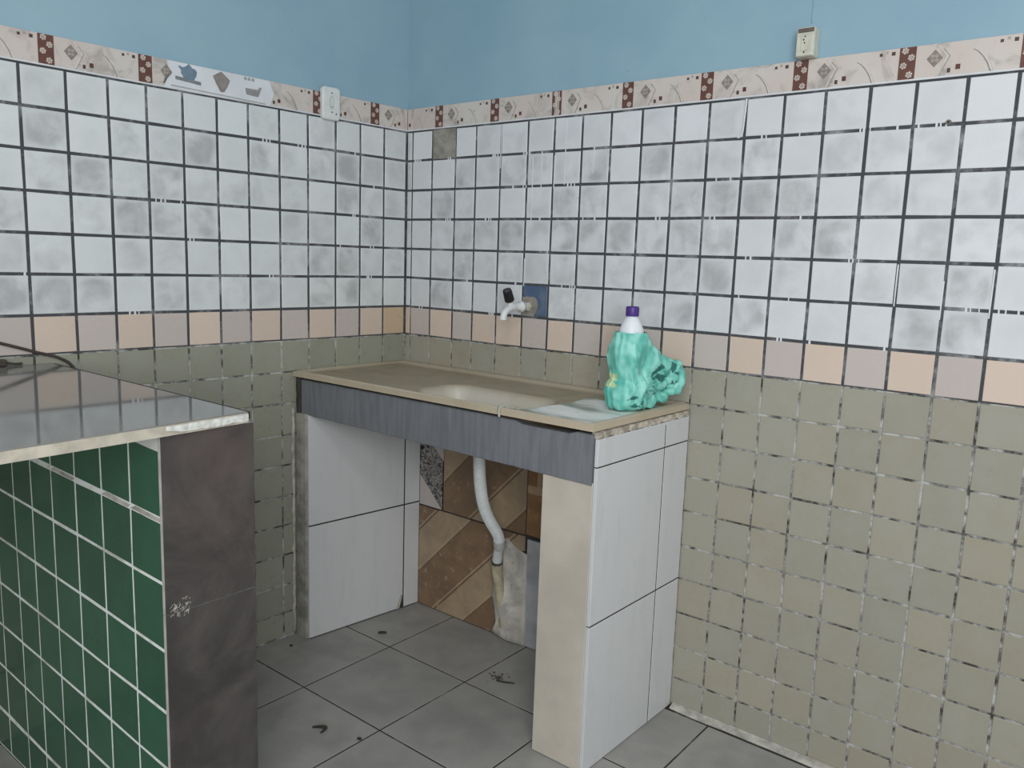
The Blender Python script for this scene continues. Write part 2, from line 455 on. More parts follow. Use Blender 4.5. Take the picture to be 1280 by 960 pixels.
# ragged mortar bead against the wall tiles
vs = []
nb_ = 54; fs = []
for k in range(nb_ + 1):
    z = .004 + .80 * k / nb_
    ua = .4765; ub = .4875 + .008 * noise.noise((k * .55, 0, 0)) + .004 * noise.noise((k * 1.9, 4, 0))
    hh = .0022 + .0025 * noise.noise((k * .8, 9, 0))
    for u, h in ((ua, .0014), (ua, hh + .001), ((ua + ub) / 2, hh + .001), (ub, .0022), (ub, .0014)):
        vs.append(left_xf((u, z, h)))
for k in range(nb_):
    for i in range(5):
        j = (i + 1) % 5
        fs.append((k * 5 + i, k * 5 + j, k * 5 + 5 + j, k * 5 + 5 + i))
fs += [tuple(range(5)), tuple(nb_ * 5 + i for i in range(5))]
mb.add(vs, fs, M['cement_pale'], smooth=True)
left_pier = mb.build('pier', mc)
left_pier['label'] = 'narrow left pier with a bare grey cement front'
# inner white tiles on a face running (.045,-.472) -> (.100,0)
ang = math.atan2(.472, .055)
def inner_xf(p):      # (distance from the front edge, up, out towards +x)
    d = Vector((.055, .472)).normalized(); nrm = Vector((d.y, -d.x))
    q = Vector((.0405, -.472)) + d * p[0] + nrm * p[2]
    return (q.x, q.y, p[1])
mb = MB(inner_xf)
mb.prism([(.003, .002), (.466, .002), (.466, .782), (.003, .782)], -.003, .0042, M['seam'])
for a0, a1 in ((.000, .3955), (.4005, .468)):
    for z0, z1 in ((.004, .4015), (.4065, .784)):
        mb.tile(a0, a1, z0, z1, -.005, .005, M['white_panel'], (1, 1, 1, 0), random.random(), .0012)
# broken tile corner with rubble at the floor
mb.prism([(.372, .004), (.397, .004), (.397, .055), (.388, .04)], .003, .0056, M['seam'])
mb.prism([(.364, .004), (.378, .004), (.392, .045), (.389, .058)], .003, .0070, M['cement_pale'])
mb.prism([(.434, .68), (.437, .68), (.437, .71), (.434, .712)], .003, .0055, M['seam'])
fc = mb.build('tile_facing', left_pier)
# right pier
mb = MB()
pier_poly(mb, [(1.012, -.452), (1.155, -.452), (1.163, -.004), (1.020, -.004)], .001, .888, M['cement'], .002, 12)
# ragged mortar bed under the worktop on the outer side
vs = []; fs = []
for k in range(41):
    y = -.462 + .46 * k / 40
    x = 1.165 + .0095 * max(0, (y + .465) / .465)
    w = .0005 + .0045 * noise.noise((k * .8, 1, 0)); zb = .885 + .009 * noise.noise((k * .55, 7, 2)) + .006
    vs += [(x - .02, y, .9065), (x + w * .4, y, .9065), (x + w, y, .895), (x + w * .7, y, zb), (x - .02, y, zb)]
for k in range(40):
    for i in range(5):
        j = (i + 1) % 5
        fs.append((k * 5 + i, k * 5 + j, k * 5 + 5 + j, k * 5 + 5 + i))
fs += [tuple(range(5)), tuple(range(200, 205))]
mb.add(vs, fs, mat_plain('dirty_beige_mortar', (.46, .41, .34), .9, .4, 45, .6, .2))
right_pier = mb.build('pier', mc)
right_pier['label'] = 'wide right pier with beige front and white outer side'
def outer_xf(p):
    d = Vector((.010, .462)).normalized(); nrm = Vector((d.y, -d.x))
    q = Vector((1.1575, -.463)) + d * p[0] + nrm * p[2]
    return (q.x, q.y, p[1])
mb = MB(outer_xf)
mb.prism([(.003, .002), (.4585, .002), (.4585, .882), (.003, .882)], -.001, .0078, M['seam'])
for a0, a1 in ((.000, .3262), (.3305, .4600)):
    for z0, z1 in ((.002, .403), (.407, .817), (.8205, .890)):
        mb.tile(a0, a1, z0, z1, -.001, .0086, M['white_panel'], (1, 1, 1, 0), random.random(), .0012)
mb.build('tile_facing', right_pier)
mb = MB()
mb.box(1.002, 1.1555, -.464, -.452, .002, .778, M['beige_panel'], bev=.002)
for p in ([(1.045, .42), (1.048, .42), (1.138, .735), (1.135, .735)], [(1.06, .30), (1.063, .30), (1.085, .4), (1.082, .4)]):
    mb.prism([(a, b) for a, b in p], 0, 1, M['beige_panel']) if False else None
ft = mb.build('front_tile', right_pier); ft['label'] = 'tall beige stone tile'
# inner face of the right pier
mb = MB(); mb.box(1.006, 1.0125, -.450, -.010, .002, .78, M['white_panel'], bev=.001); mb.build('inner_tile', right_pier)
# apron
mb = MB()
nx = 46
vs = []; fs = []
x0, x1 = .004, 1.153
for k in range(nx + 1):
    t = k / nx; x = x0 + (x1 - x0) * t
    zb = .7845 - .012 * t + .0015 * noise.noise((k * .6, 0, 0)); ztp = .9005 + .002 * noise.noise((k * .5, 4, 0)) - (.008 if .80 < t < .955 else 0)
    yf = -.4695 + .001 * t
    vs += [(x, yf, zb + .002), (x, yf, ztp - .002), (x, yf + .003, ztp), (x, yf + .028, ztp), (x, yf + .028, zb), (x, yf + .002, zb)]
for k in range(nx):
    for i in range(6):
        j = (i + 1) % 6
        fs.append((k * 6 + i, k * 6 + j, k * 6 + 6 + j, k * 6 + 6 + i))
fs += [tuple(range(6)), tuple(range(nx * 6, nx * 6 + 6))]
mb.add(vs, fs, M['apron'])
ap = mb.build('apron', mc); ap['label'] = 'blue-grey stone front panel below the sink top'
mb = MB()
vs = []
for k in range(9):
    z = .787 + .118 * k / 8
    vs.append((-.0095 + .001 * noise.noise((k, 0, 0)), -.4655, z))
mb.tube(vs, [.0120 + .0022 * noise.noise((k * 2.1, 2, 0)) for k in range(9)], M['seam'], seg=8)  # solid black tube stands in for the shade inside the gap
jt = mb.build('gap_shade', mc); jt['label'] = 'black ragged strip for the shade in the gap beside the stone apron'
# brown tiles on the wall under the sink, clipped into diagonal bands
def clip(poly, nx_, nz_, c):
    out = []
    for i in range(len(poly)):
        p, q = poly[i], poly[(i + 1) % len(poly)]
        dp = p[0] * nx_ + p[1] * nz_ - c; dq = q[0] * nx_ + q[1] * nz_ - c
        if dp >= 0: out.append(p)
        if (dp >= 0) != (dq >= 0):
            t = dp / (dp - dq); out.append((p[0] + (q[0] - p[0]) * t, p[1] + (q[1] - p[1]) * t))
    return out
def mat_brown():
    t = NT('brown_printed_tile'); a = t.attr()
    n = t.noise(11, 5, .65, dist=.5); n2 = t.noise(40, 4, .6)
    c = t.mix(t.ramp(n, .35, .7), a.outputs['Color'], t.mix(1.0, a.outputs['Color'], (1.35, 1.3, 1.2), 'MULTIPLY'))
    c = t.mix(t.ramp(n2, .58, .72, 0, .45), c, (.42, .35, .28))
    return t.out(c, .45, bump=n2, bstr=.08, spec=.35)
M['brown'] = mat_brown()
def mat_scroll():
    t = NT('black_scroll_print')
    n1 = t.noise(13, 1, .4, dist=1.6)
    ring = t.mul(t.mul(t.mul(n1, 9.0), 1.0, 'FRACT'), .5, 'SUBTRACT')
    lines = t.ramp(t.mul(ring, ring), .012, .030, 1, 0)
    g = t.ramp(t.noise(85, 2, .6, dist=.8), .55, .60)
    zone = t.ramp(t.noise(12, 1, .4), .45, .55)
    c = t.mix(lines, (.36, .335, .315), (.022, .02, .02)); c = t.mix(t.mul(g, .9), c, (.04, .036, .036))
    c = t.mix(t.mul(zone, .35), c, (.16, .145, .135))
    return t.out(c, .4, spec=.4)
M['scroll'] = mat_scroll()
M['pink_tile'] = mat_plain('pinkish_white_tile', (.50, .455, .43), .4, .06, 8)
mb = MB(right_xf)
H0, H1 = .0020, .009
mb.prism([(.095, .002), (.76, .002), (.76, .86), (.095, .86)], .0014, .0045, M['seam'])
DK, LT = (.185, .122, .075, 0), (.30, .228, .155, 0)
def banded(poly, cuts, cols):
    lim = [-9] + cuts + [9]
    for i in range(len(lim) - 1):
        q = clip(clip(poly, 1, -1, lim[i]), -1, 1, -lim[i + 1])
        if len(q) >= 3: mb.prism(q, H0, H1, M['brown'], cols[i])
    for c in cuts:
        for d, col in ((-.010, (.34, .265, .19, 0)), (.001, (.145, .095, .06, 0))):
            q = clip(clip(poly, 1, -1, c + d), -1, 1, -(c + d + .007))
            if len(q) >= 3: mb.prism(q, H0, H1 + .0004, M['brown'], col)
banded([(.224, .397), (.606, .397), (.606, .86), (.224, .86)], [-.28, -.04, .12], [LT, DK, LT, DK])
banded([(.102, .004), (.475, .004), (.500, .10), (.475, .20), (.520, .25), (.535, .345), (.575, .330), (.606, .340), (.606, .391), (.102, .391)], [-.195, -.03, .18, .33], [DK, LT, DK, LT, DK])
OR = (.23, .13, .065, 0)
mb.prism([(.611, .40), (.76, .40), (.76, .86), (.611, .86)], H0, H1, M['brown'], OR)
mb.prism([(.611, .545), (.76, .545), (.76, .572), (.611, .572)], H0, H1 + .0005, M['brown'], (.36, .26, .18, 0))
mb.prism([(.650, .572), (.668, .572), (.668, .86), (.650, .86)], H0, H1 + .0005, M['brown'], (.34, .25, .17, 0))
pat = [(.102, .397), (.219, .397), (.219, .86), (.102, .86)]
mb.prism(pat, H0, H1, M['pink_tile'])
mb.prism(clip(clip(pat, 1, 1, .615), -1, -1, -.80), H0, H1 + .0004, M['scroll'])
bt = mb.build('back_tiling', mc); bt['label'] = 'mismatched brown and patterned tiles under the sink'
# grey tile strip and torn-out mortar around the waste pipe
mb = MB(right_xf)
mb.prism([(.619, .004), (.76, .004), (.76, .385), (.619, .385)], .0020, .011, mat_plain('grey_marbled_tile', (.40, .405, .425), .4, .16, 14))
mb.build('grey_tile', mc)
bm = bmesh.new()
outl = [(.472, .001), (.498, .05), (.488, .11), (.470, .15), (.480, .205), (.505, .215), (.512, .26), (.515, .362), (.535, .368), (.556, .350), (.585, .338), (.618, .330), (.622, .25), (.621, .16), (.622, .06), (.622, .001), (.56, .001)]
cx, cz = .56, .16
mb = MB(right_xf)
rings = [1.0, .93, .8, .6, .35, .1]
vs = []; fs = []; n = len(outl)
vs += []
for ri, s in enumerate(rings):
    for i, (a, b) in enumerate(outl):
        x, z = cx + (a - cx) * s, cz + (b - cz) * s
        px_ = .507 + max(0, .284 - z) * .14
        lo_ = sst(.27, .19, z)
        h = .0095 + (0 if ri == 0 else .002 + lo_ * (.005 + .006 * noise.noise((x * 24, z * 18, 1.3)) + .026 * math.exp(-((x - px_) / .032) ** 2) * sst(.235, .13, z)))
        vs.append((x, z, h))
for ri in range(len(rings) - 1):
    for i in range(n):
        j = (i + 1) % n
        fs.append((ri * n + i, ri * n + j, (ri + 1) * n + j, (ri + 1) * n + i))
fs.append(tuple((len(rings) - 1) * n + i for i in range(n)))
t = NT('torn_mortar'); nn = t.noise(13, 5, .65, dist=.4)
c = t.mix(t.ramp(nn, .35, .65), (.42, .40, .36), (.66, .62, .55)); c = t.mix(t.ramp(t.noise(30, 4, .6), .62, .72, 0, .6), c, (.15, .13, .11))
M['mortar'] = t.out(c, .9, bump=nn, bstr=.5, spec=.2)
mb.add(vs, fs, M['mortar'], smooth=True)
mb.build('mortar_patch', mc)

# ------------------------------------------------------------------ cast sink worktop
def rrect(x, y, x0, x1, y0, y1, r):
    cx, cy = (x0 + x1) / 2, (y0 + y1) / 2
    qx, qy = abs(x - cx) - (x1 - x0) / 2 + r, abs(y - cy) - (y1 - y0) / 2 + r
    return math.hypot(max(qx, 0), max(qy, 0)) + min(max(qx, qy), 0) - r        # < 0 inside
def mat_worktop():
    t = NT('cream_cast_stone'); a = t.attr()
    n = t.noise(7, 5, .6, dist=.4); n2 = t.noise(26, 5, .65)
    wear = t.ramp(n, .42, .7, 0, .5)
    c = t.mix(wear, a.outputs['Color'], t.mix(1.0, a.outputs['Color'], (.82, .79, .72), 'MULTIPLY'))
    c = t.mix(t.ramp(n2, .62, .76, 0, .35), c, (.25, .20, .14))
    return t.out(c, t.ramp(n, .3, .7, .3, .5), bump=n2, bstr=.05, spec=.4)
M['worktop'] = mat_worktop()
def in_poly(x, y, P):
    r = False
    for i in range(len(P)):
        (xa, ya), (xb, yb) = P[i], P[i - 1]
        if (ya > y) != (yb > y) and x < (xb - xa) * (y - ya) / (yb - ya) + xa: r = not r
    return r
WASH = [(.888, -.425), (.905, -.33), (.925, -.235), (.900, -.145), (.935, -.12), (1.02, -.16), (1.08, -.09), (1.135, -.075), (1.140, -.13), (1.137, -.435), (1.07, -.449), (.99, -.447)]
def worktop():
    NXs, NYs = 236, 98
    def P(i, j):
        s, t = i / NXs, j / NYs
        xl = -.004 - .018 * 0 ; xr = 1.158 + .013 * t
        yl, yr = -.4835, -.4775
        x = (-.024 + .026 * t) * (1 - s) + xr * s
        y = (-.4835 * (1 - s) + -.4775 * s) * (1 - t) + (-.0015) * t
        return x, y
    vs = []; cols = []
    for j in range(NYs + 1):
        for i in range(NXs + 1):
            x, y = P(i, j)
            dF = y + .481; dB = -y; dL = x + .015; dR = 1.163 - x
            edge = 1 - min(1, max(0, 1)) 
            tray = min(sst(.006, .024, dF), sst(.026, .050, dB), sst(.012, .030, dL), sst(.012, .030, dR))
            z = .930 - .009 * tray
            rnd = min(dF, dB + .01, dL, dR)
            z -= .004 * (1 - sst(0, .006, rnd))
            sd = rrect(x, y, .475, .902, -.440, -.225, .07)
            bas = sst(.004, -.030, sd) * .5 + sst(-.02, -.075, sd) * .5
            z -= .135 * bas
            vs.append((x, y, z))
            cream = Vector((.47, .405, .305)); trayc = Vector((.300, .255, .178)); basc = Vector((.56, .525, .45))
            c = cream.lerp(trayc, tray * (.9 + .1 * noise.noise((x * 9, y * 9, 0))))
            c = c.lerp(basc, sst(.004, -.012, sd))
            wv = noise.noise((x * 16, y * 16, 3)) * .014
            if in_poly(x + wv, y + wv * .7, WASH) and tray > .5:
                k = sst(-.62, .30, noise.noise((x * 4.5 + 2, y * 11, 8)) + .5 * noise.noise((x * 14 + y * 9, y * 34, 5)) + (x - 1.0) * 1.6 - (y + .3) * 1.3)
                c = Vector((.27, .31, .28)).lerp(Vector((.86, .88, .86)), k)
            cols.append((c.x, c.y, c.z, 1))
    nb = len(vs); W = NXs + 1
    # underside
    for j in range(NYs + 1):
        for i in range(NXs + 1):
            x, y, z = vs[j * W + i]
            vs.append((x, y, min(.9095, z - .010)))
    fs = []
    for j in range(NYs):
        for i in range(NXs):
            a = j * W + i
            fs.append((a, a + 1, a + W + 1, a + W)); fs.append((nb + a, nb + a + W, nb + a + W + 1, nb + a + 1))
    ring = [i for i in range(W)] + [j * W + NXs for j in range(1, NYs + 1)] + [NYs * W + i for i in range(NXs - 1, -1, -1)] + [j * W for j in range(NYs - 1, 0, -1)]
    for k in range(len(ring)):
        a, b = ring[k], ring[(k + 1) % len(ring)]
        fs.append((a, nb + a, nb + b, b))
    me = bpy.data.meshes.new('sink_worktop'); me.from_pydata(vs, [], fs); me.materials.append(M['worktop'])
    ca = me.color_attributes.new('Col', 'FLOAT_COLOR', 'POINT')
    edge_c = (.50, .425, .31, 1)
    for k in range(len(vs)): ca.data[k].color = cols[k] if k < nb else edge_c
    for p in me.polygons: p.use_smooth = p.index < 2 * NXs * NYs
    me.update()
    o = bpy.data.objects.new('sink_worktop', me); COL.objects.link(o)
    return tag(o, 'worn cream sink worktop with moulded basin and whitened drainboard', 'sink')
wt = worktop()
mb = MB()
mb.lathe([(.030, .0), (.031, .002), (.026, .003), (.022, .001), (.006, .0005)], (.655, -.315, .7955), mat_plain('dull_metal', (.35, .34, .32), .35, .1, 30, Metallic=.8), seg=28)
d = mb.build('drain_strainer', wt); d['label'] = 'dull metal drain strainer'
mb = MB()
sc = mat_plain('dried_white_scum', (.37, .38, .32), .8, .2, 40)
mb.tube([(.868, -.464, .932), (.866, -.482, .931), (.866, -.4845, .918), (.866, -.483, .905)], [.004, .005, .004, .003], sc, seg=8)
mb.tube([(.875, -.452, .925), (.892, -.450, .928), (.910, -.455, .927)], [.003, .006, .003], sc, seg=8)
d = mb.build('scum_crust', wt); d['label'] = 'dried crust running over the front lip'

# ------------------------------------------------------------------ waste hose
M['white_plastic'] = mat_plain('white_plastic', (.66, .68, .67), .4, .05, 30)
M['old_pipe'] = mat_plain('yellowed_old_pipe', (.42, .38, .26), .6, .25, 22)
dh = thing('drain_hose', 'white corrugated waste hose dropping from sink into wall pipe', 'hose', (.60, -.25, .25))
def bez(P, n):
    out = []
    P = [Vector(p) for p in P]
    for s in range(len(P) - 1):
        p0, p1, p2, p3 = P[max(s - 1, 0)], P[s], P[s + 1], P[min(s + 2, len(P) - 1)]
        for k in range(n):
            t = k / n
            out.append(.5 * ((2 * p1) + (-p0 + p2) * t + (2 * p0 - 5 * p1 + 4 * p2 - p3) * t * t + (-p0 + 3 * p1 - 3 * p2 + p3) * t ** 3))
    out.append(P[-1]); return out
hp0 = bez([(.648, -.309, .772), (.643, -.30, .725), (.627, -.275, .644), (.605, -.235, .568), (.593, -.20, .515), (.582, -.165, .475), (.569, -.110, .415), (.553, -.080, .375)], 20)
# even steps, eight to each corrugation
hp = [hp0[0]]; RIDGE = .0090; step = RIDGE / 8
for q in hp0[1:]:
    while (q - hp[-1]).length > step: hp.append(hp[-1] + (q - hp[-1]).normalized() * step)
mb = MB(); rr = []
for k in range(len(hp)):
    rr.append(.0160 + .0034 * math.cos(2 * PI * k / 8))
mb.tube(hp, rr, M['white_plastic'], seg=20)
mb.build('corrugated_hose', dh)
mb = MB()
mb.tube([(.561, -.092, .392), (.547, -.072, .366), (.538, -.060, .350)], [.0195, .0205, .0185], M['white_plastic'], seg=20)
mb.tube([(.538, -.062, .358), (.523, -.049, .322), (.511, -.038, .283)], [.0165, .0160, .0176], M['white_plastic'], seg=20)
mb.build('coupling', dh)
mb = MB()
mb.tube([(.5125, -.039, .289), (.5103, -.0375, .2815)], [.0198, .0198], mat_plain('dark_rubber', (.06, .055, .045), .7), seg=20)
d = mb.build('seal_ring', dh)
mb = MB()
pp = bez([(.5083, -.0362, .2732), (.514, -.034, .230), (.523, -.028, .160), (.530, -.022, .10), (.535, -.021, .05)], 8)
mb.tube(pp, [.0195 - .004 * (k / (len(pp) - 1)) + .0012 * noise.noise((k * .9, 0, 4)) for k in range(len(pp))], M['old_pipe'], seg=18)
d = mb.build('old_waste_pipe', mc); d['label'] = 'yellowed stub pipe half buried in mortar'

# ------------------------------------------------------------------ tap
fa = thing('faucet', 'white plastic tap with black knob on the blue tile', 'faucet', (.578, -.0, 1.166))
mb = MB()
def tp(d, dz=0, dx=0): return (.578 + dx, -d, 1.166 + dz)
mb.tube([tp(.002), tp(.010), tp(.022)], [.0165, .0165, .0115], mat_plain('aged_pipe_end', (.50, .47, .38), .5, .15, 40), seg=6, smooth=False)
d = mb.build('wall_nut', fa); d['label'] = 'yellowed pipe nut'
mb = MB()
mb.tube([tp(.018), tp(.034), tp(.036), tp(.044), tp(.046), tp(.075), tp(.090), tp(.100)], [.0125, .0125, .0175, .0175, .0125, .0120, .0135, .0125], M['white_plastic'], seg=20)
mb.tube(bez([tp(.080, -.004), tp(.104, -.006), tp(.122, -.018), tp(.128, -.032), tp(.1285, -.037)], 7), .0104, M['white_plastic'], seg=18)
mb.tube([tp(.1285, -.034), tp(.1285, -.039)], [.0118, .0118], M['white_plastic'], seg=18)
mb.build('spout', fa)
mb = MB()
hx = [tp(.092, .004), tp(.098, .018), tp(.1005, .022), tp(.113, .052), tp(.1155, .056)]
mb.tube(hx[:2], [.009, .009], M['white_plastic'], seg=16)
bk = mat_plain('black_plastic', (.012, .012, .013), .35, .1)
P0, P1 = Vector(hx[1]), Vector(hx[4])
seg = 28; rings = [(0, .0125), (.08, .0145), (.9, .0135), (1.0, .0115)]
ax = (P1 - P0).normalized(); u = ax.cross(Vector((1, 0, 0))).normalized(); w = ax.cross(u)
vs = []
for t_, r_ in rings:
    for k in range(seg):
        a = 2 * PI * k / seg; rq = r_ * (1.0 if k % 2 else 1.07)
        vs.append(P0 + (P1 - P0) * t_ + (u * math.cos(a) + w * math.sin(a)) * rq)
fs = [(i * seg + k, i * seg + (k + 1) % seg, (i + 1) * seg + (k + 1) % seg, (i + 1) * seg + k) for i in range(3) for k in range(seg)]
fs += [tuple(range(seg)), tuple(3 * seg + k for k in range(seg))]
mb.add(vs, fs, bk)
d = mb.build('knob', fa); d['label'] = 'black ribbed knob'

# ------------------------------------------------------------------ bottle in its torn bag
BX, BY, BZ = 1.085, -.200, .9262
bo = thing('bottle', 'white bottle with purple cap wrapped in turquoise bag', 'bottle', (BX, BY, BZ))
mb = MB()
prof = [(.028, .0), (.034, .003), (.0355, .012), (.036, .15), (.0355, .186), (.0338, .204), (.0318, .216), (.0262, .229), (.019, .243), (.0145, .248), (.0138, .252), (.0138, .262)]
mb.lathe(prof, (BX, BY, BZ), mat_plain('white_bottle_plastic', (.74, .77, .80), .35, .03, 20, Subsurface_Weight=.15))
mb.build('bottle_body', bo)
mb = MB()
mb.lathe([(.0170, .250), (.0178, .252), (.0178, .2725), (.0165, .2755), (.010, .2765)], (BX, BY, BZ), mat_plain('purple_plastic', (.062, .028, .20), .4, .1), seg=48, ridges=1, ramp=-.035)
mb.build('cap', bo)
# bag: union of lumps, remeshed, then creased
rx, ry = .863, .505; dxx, dyy = .505, -.863          # screen-right and towards-the-room directions on the worktop
def B(r, z, d=0.0): return Vector((BX + rx * r + dxx * d, BY + ry * r + dyy * d, z))
bm = bmesh.new()
def lump(r, z, d, sr, sz, sd, rot=0.0):
    mat = Matrix.Translation(B(r, z, d)) @ Matrix(((rx, 0, dxx, 0), (ry, 0, dyy, 0), (0, 1, 0, 0), (0, 0, 0, 1))) @ Matrix.Rotation(rot, 4, 'Z') @ Matrix.Diagonal((sr, sz, sd, 1))
    bmesh.ops.create_icosphere(bm, subdivisions=3, radius=1, matrix=mat)
lump(-.003, 1.072, .002, .056, .072, .054); lump(-.001, 1.119, 0, .0455, .032, .0455); lump(.0, 1.03, 0, .049, .06, .049)
lump(-.004, .972, .003, .055, .050, .054); lump(.0, .945, .003, .055, .026, .054)
lump(.022, 1.092, -.008, .033, .036, .036, -.45); lump(.047, 1.064, -.018, .030, .038, .030, -.6); lump(.036, 1.045, -.005, .044, .05, .038); lump(.030, .990, .008, .034, .045, .036)
lump(.076, 1.041, -.040, .033, .028, .022, -.5); lump(.062, 1.022, -.03, .034, .026, .024)
lump(.110, 1.030, -.065, .028, .024, .016, -.6); lump(.126, 1.030, -.075, .020, .024, .014); lump(.136, 1.006, -.082, .016, .034, .010); lump(.108, 1.004, -.066, .030, .013, .010, .2); lump(.078, .990, -.045, .026, .018, .014); lump(.120, .990, -.075, .018, .012, .008)
lump(.132, .980, -.086, .016, .018, .009); lump(.108, .9645, -.078, .034, .0075, .012, .30); lump(.070, .949, -.048, .042, .010, .018, .18); lump(.044, .944, -.02, .03, .020, .026)
me = bpy.data.meshes.new('bag_lumps'); bm.to_mesh(me); bm.free()
tmp = bpy.data.objects.new('bag_lumps', me); COL.objects.link(tmp)
md = tmp.modifiers.new('r', 'REMESH'); md.mode = 'VOXEL'; md.voxel_size = .0024; md.use_smooth_shade = True
sm = tmp.modifiers.new('s', 'SMOOTH'); sm.factor = .5; sm.iterations = 34
dg = bpy.context.evaluated_depsgraph_get()
me2 = bpy.data.meshes.new_from_object(tmp.evaluated_get(dg))
bpy.data.objects.remove(tmp, do_unlink=True); bpy.data.meshes.remove(me)
me2.name = 'plastic_bag'
ca = me2.color_attributes.new('Col', 'FLOAT_COLOR', 'POINT')
nrm = [v.normal.copy() for v in me2.vertices]
ctr = Vector((BX, BY, 0))
for i, v in enumerate(me2.vertices):
    p = v.co.copy(); q = p - ctr; q.z -= 1.0
    r_ = q.x * rx + q.y * ry
    ang_ = math.atan2(q.y, q.x)
    # creases run roughly downwards on the bottle, tangled on the loose side
    dn = noise.noise((p.x * 14, p.y * 14, p.z * 10 + 3))
    f1 = noise.noise((ang_ * 2.2 + dn * 1.1, p.z * 7, 1.0)); f2 = noise.noise((p.x * 30 + 5 + dn * 2, p.y * 30, p.z * 17 + dn)); f3 = noise.noise((p.x * 78 + f1, p.y * 78, p.z * 48 + 9 + dn * 3))
    lo_ = sst(1.05, .985, p.z); si_ = sst(.045, .09, r_)
    ridge = (1 - abs(f1) * 2.6) * .0034 + (1 - abs(f2) * 3.4) * .0028 * (.45 + lo_ + si_) + (.6 - abs(f3) * 2.4) * .0012 * (.2 + lo_ + si_) + .0015
    ridge = max(ridge, -.0022)
    if p.z < .930: ridge *= .2
    v.co = p + nrm[i] * (ridge - .0005)
    v.co.z = max(v.co.z, .9218)
    # dark print that folds with the plastic
    pr = 0.0
    u = (r_ - .098) / .040; w_ = (p.z - 1.022) / .030
    lo2 = ((r_ - .020) / .022) ** 2 + ((p.z - .952) / .016) ** 2
    nn_ = noise.noise((r_ * 46 + p.z * 22, p.z * 74 - r_ * 30, 4.6)) + .35 * noise.noise((r_ * 150, p.z * 160, 2.0))
    if u * u + w_ * w_ < 1.0 and nn_ > .03: pr = 1.0
    if lo2 < 1 and nn_ > .08: pr = 1.0
    if .045 < r_ < .085 and .97 < p.z < 1.02 and abs(nn_) < .045: pr = .8
    st = math.exp(-((r_ - (.028 + (p.z - 1.06) * .12)) / .0055) ** 2) * sst(1.015, 1.03, p.z) * sst(1.115, 1.085, p.z)
    pr = max(pr, st * .55)
    yel = 1.0 if (-.06 < r_ < -.030 and .985 < p.z < 1.022 and nn_ > -.35) else 0.0
    ca.data[i].color = (pr, yel, noise.noise((p.x * 26 + f1, p.y * 26, p.z * 18 + dn * 3)) * .4 + noise.noise((p.x * 75, p.y * 75, p.z * 50)) * .25 + .5, 1)
t = NT('turquoise_film'); a = t.attr(); sx = t.node('ShaderNodeSeparateColor'); t.link(a.outputs['Color'], sx.inputs[0])
c = t.mix(t.ramp(sx.outputs[2], .3, .75), (.105, .47, .385), (.29, .69, .60))
c = t.mix(t.mul(sx.outputs[1], .8), c, (.55, .66, .33))
c = t.mix(t.mul(sx.outputs[0], .92), c, (.008, .11, .095))
M['bag'] = t.out(c, .32, bump=t.noise(120, 5, .6, dist=1.6), bstr=.55, bdist=.003, spec=.5, Subsurface_Weight=.10)
me2.materials.clear(); me2.materials.append(M['bag'])
for p in me2.polygons: p.use_smooth = True
bm = bmesh.new(); bm.from_mesh(me2)
bmesh.ops.delete(bm, geom=[v for v in bm.verts if v.co.z > 1.1345 + .003 * noise.noise((v.co.x * 60, v.co.y * 60, 0))], context='VERTS')
bm.to_mesh(me2); bm.free()
bag = bpy.data.objects.new('plastic_bag', me2); COL.objects.link(bag)
tag(bag, 'crumpled turquoise plastic bag wrapped around bottle on drainboard', 'bag')

# ------------------------------------------------------------------ sockets
M['cream_plastic'] = mat_plain('aged_cream_plastic', (.56, .55, .46), .45, .12, 30)
M['hole'] = mat_plain('dark_hole', (.03, .028, .025), .8)
ou = thing('power_outlet', 'small surface-mounted cream socket box on the blue paint', 'outlet', (1.43, -.004, 1.84), 'power outlets')
mb = MB(); mb.box(1.408, 1.452, -.034, .003, 1.833, 1.902, M['cream_plastic'], bev=.003, seg=2)
bx = mb.build('back_box', ou)
mb = MB(); mb.box(1.4095, 1.4505, -.0375, -.033, 1.834, 1.889, M['cream_plastic'], bev=.0018); 
mb.box(1.421, 1.439, -.0392, -.037, 1.846, 1.883, M['cream_plastic'], bev=.0015)
fp = mb.build('cover_plate', ou)
mb = MB(right_xf)
for a, z, r in ((1.431, 1.879, .0019), (1.428, 1.8715, .0021), (1.4305, 1.864, .0019), (1.430, 1.8425, .0022)):
    mb = MB(right_xf)
    mb.prism(disc((a, z), r, 10), .036, .0396 if z > 1.845 else .0380, M['hole'])
    mb.build('socket_hole' if z > 1.845 else 'screw_hole', ou)
mb = MB(right_xf); mb.prism([(1.411, 1.889), (1.450, 1.889), (1.4505, 1.8995), (1.411, 1.8995)], .033, .0346, mat_plain('brown_opening', (.13, .10, .085), .7, .2, 60))  # flat brown strip drawn for the dark opening above the cover
d = mb.build('open_slot', ou); d['label'] = 'brown gap above the slipped cover'
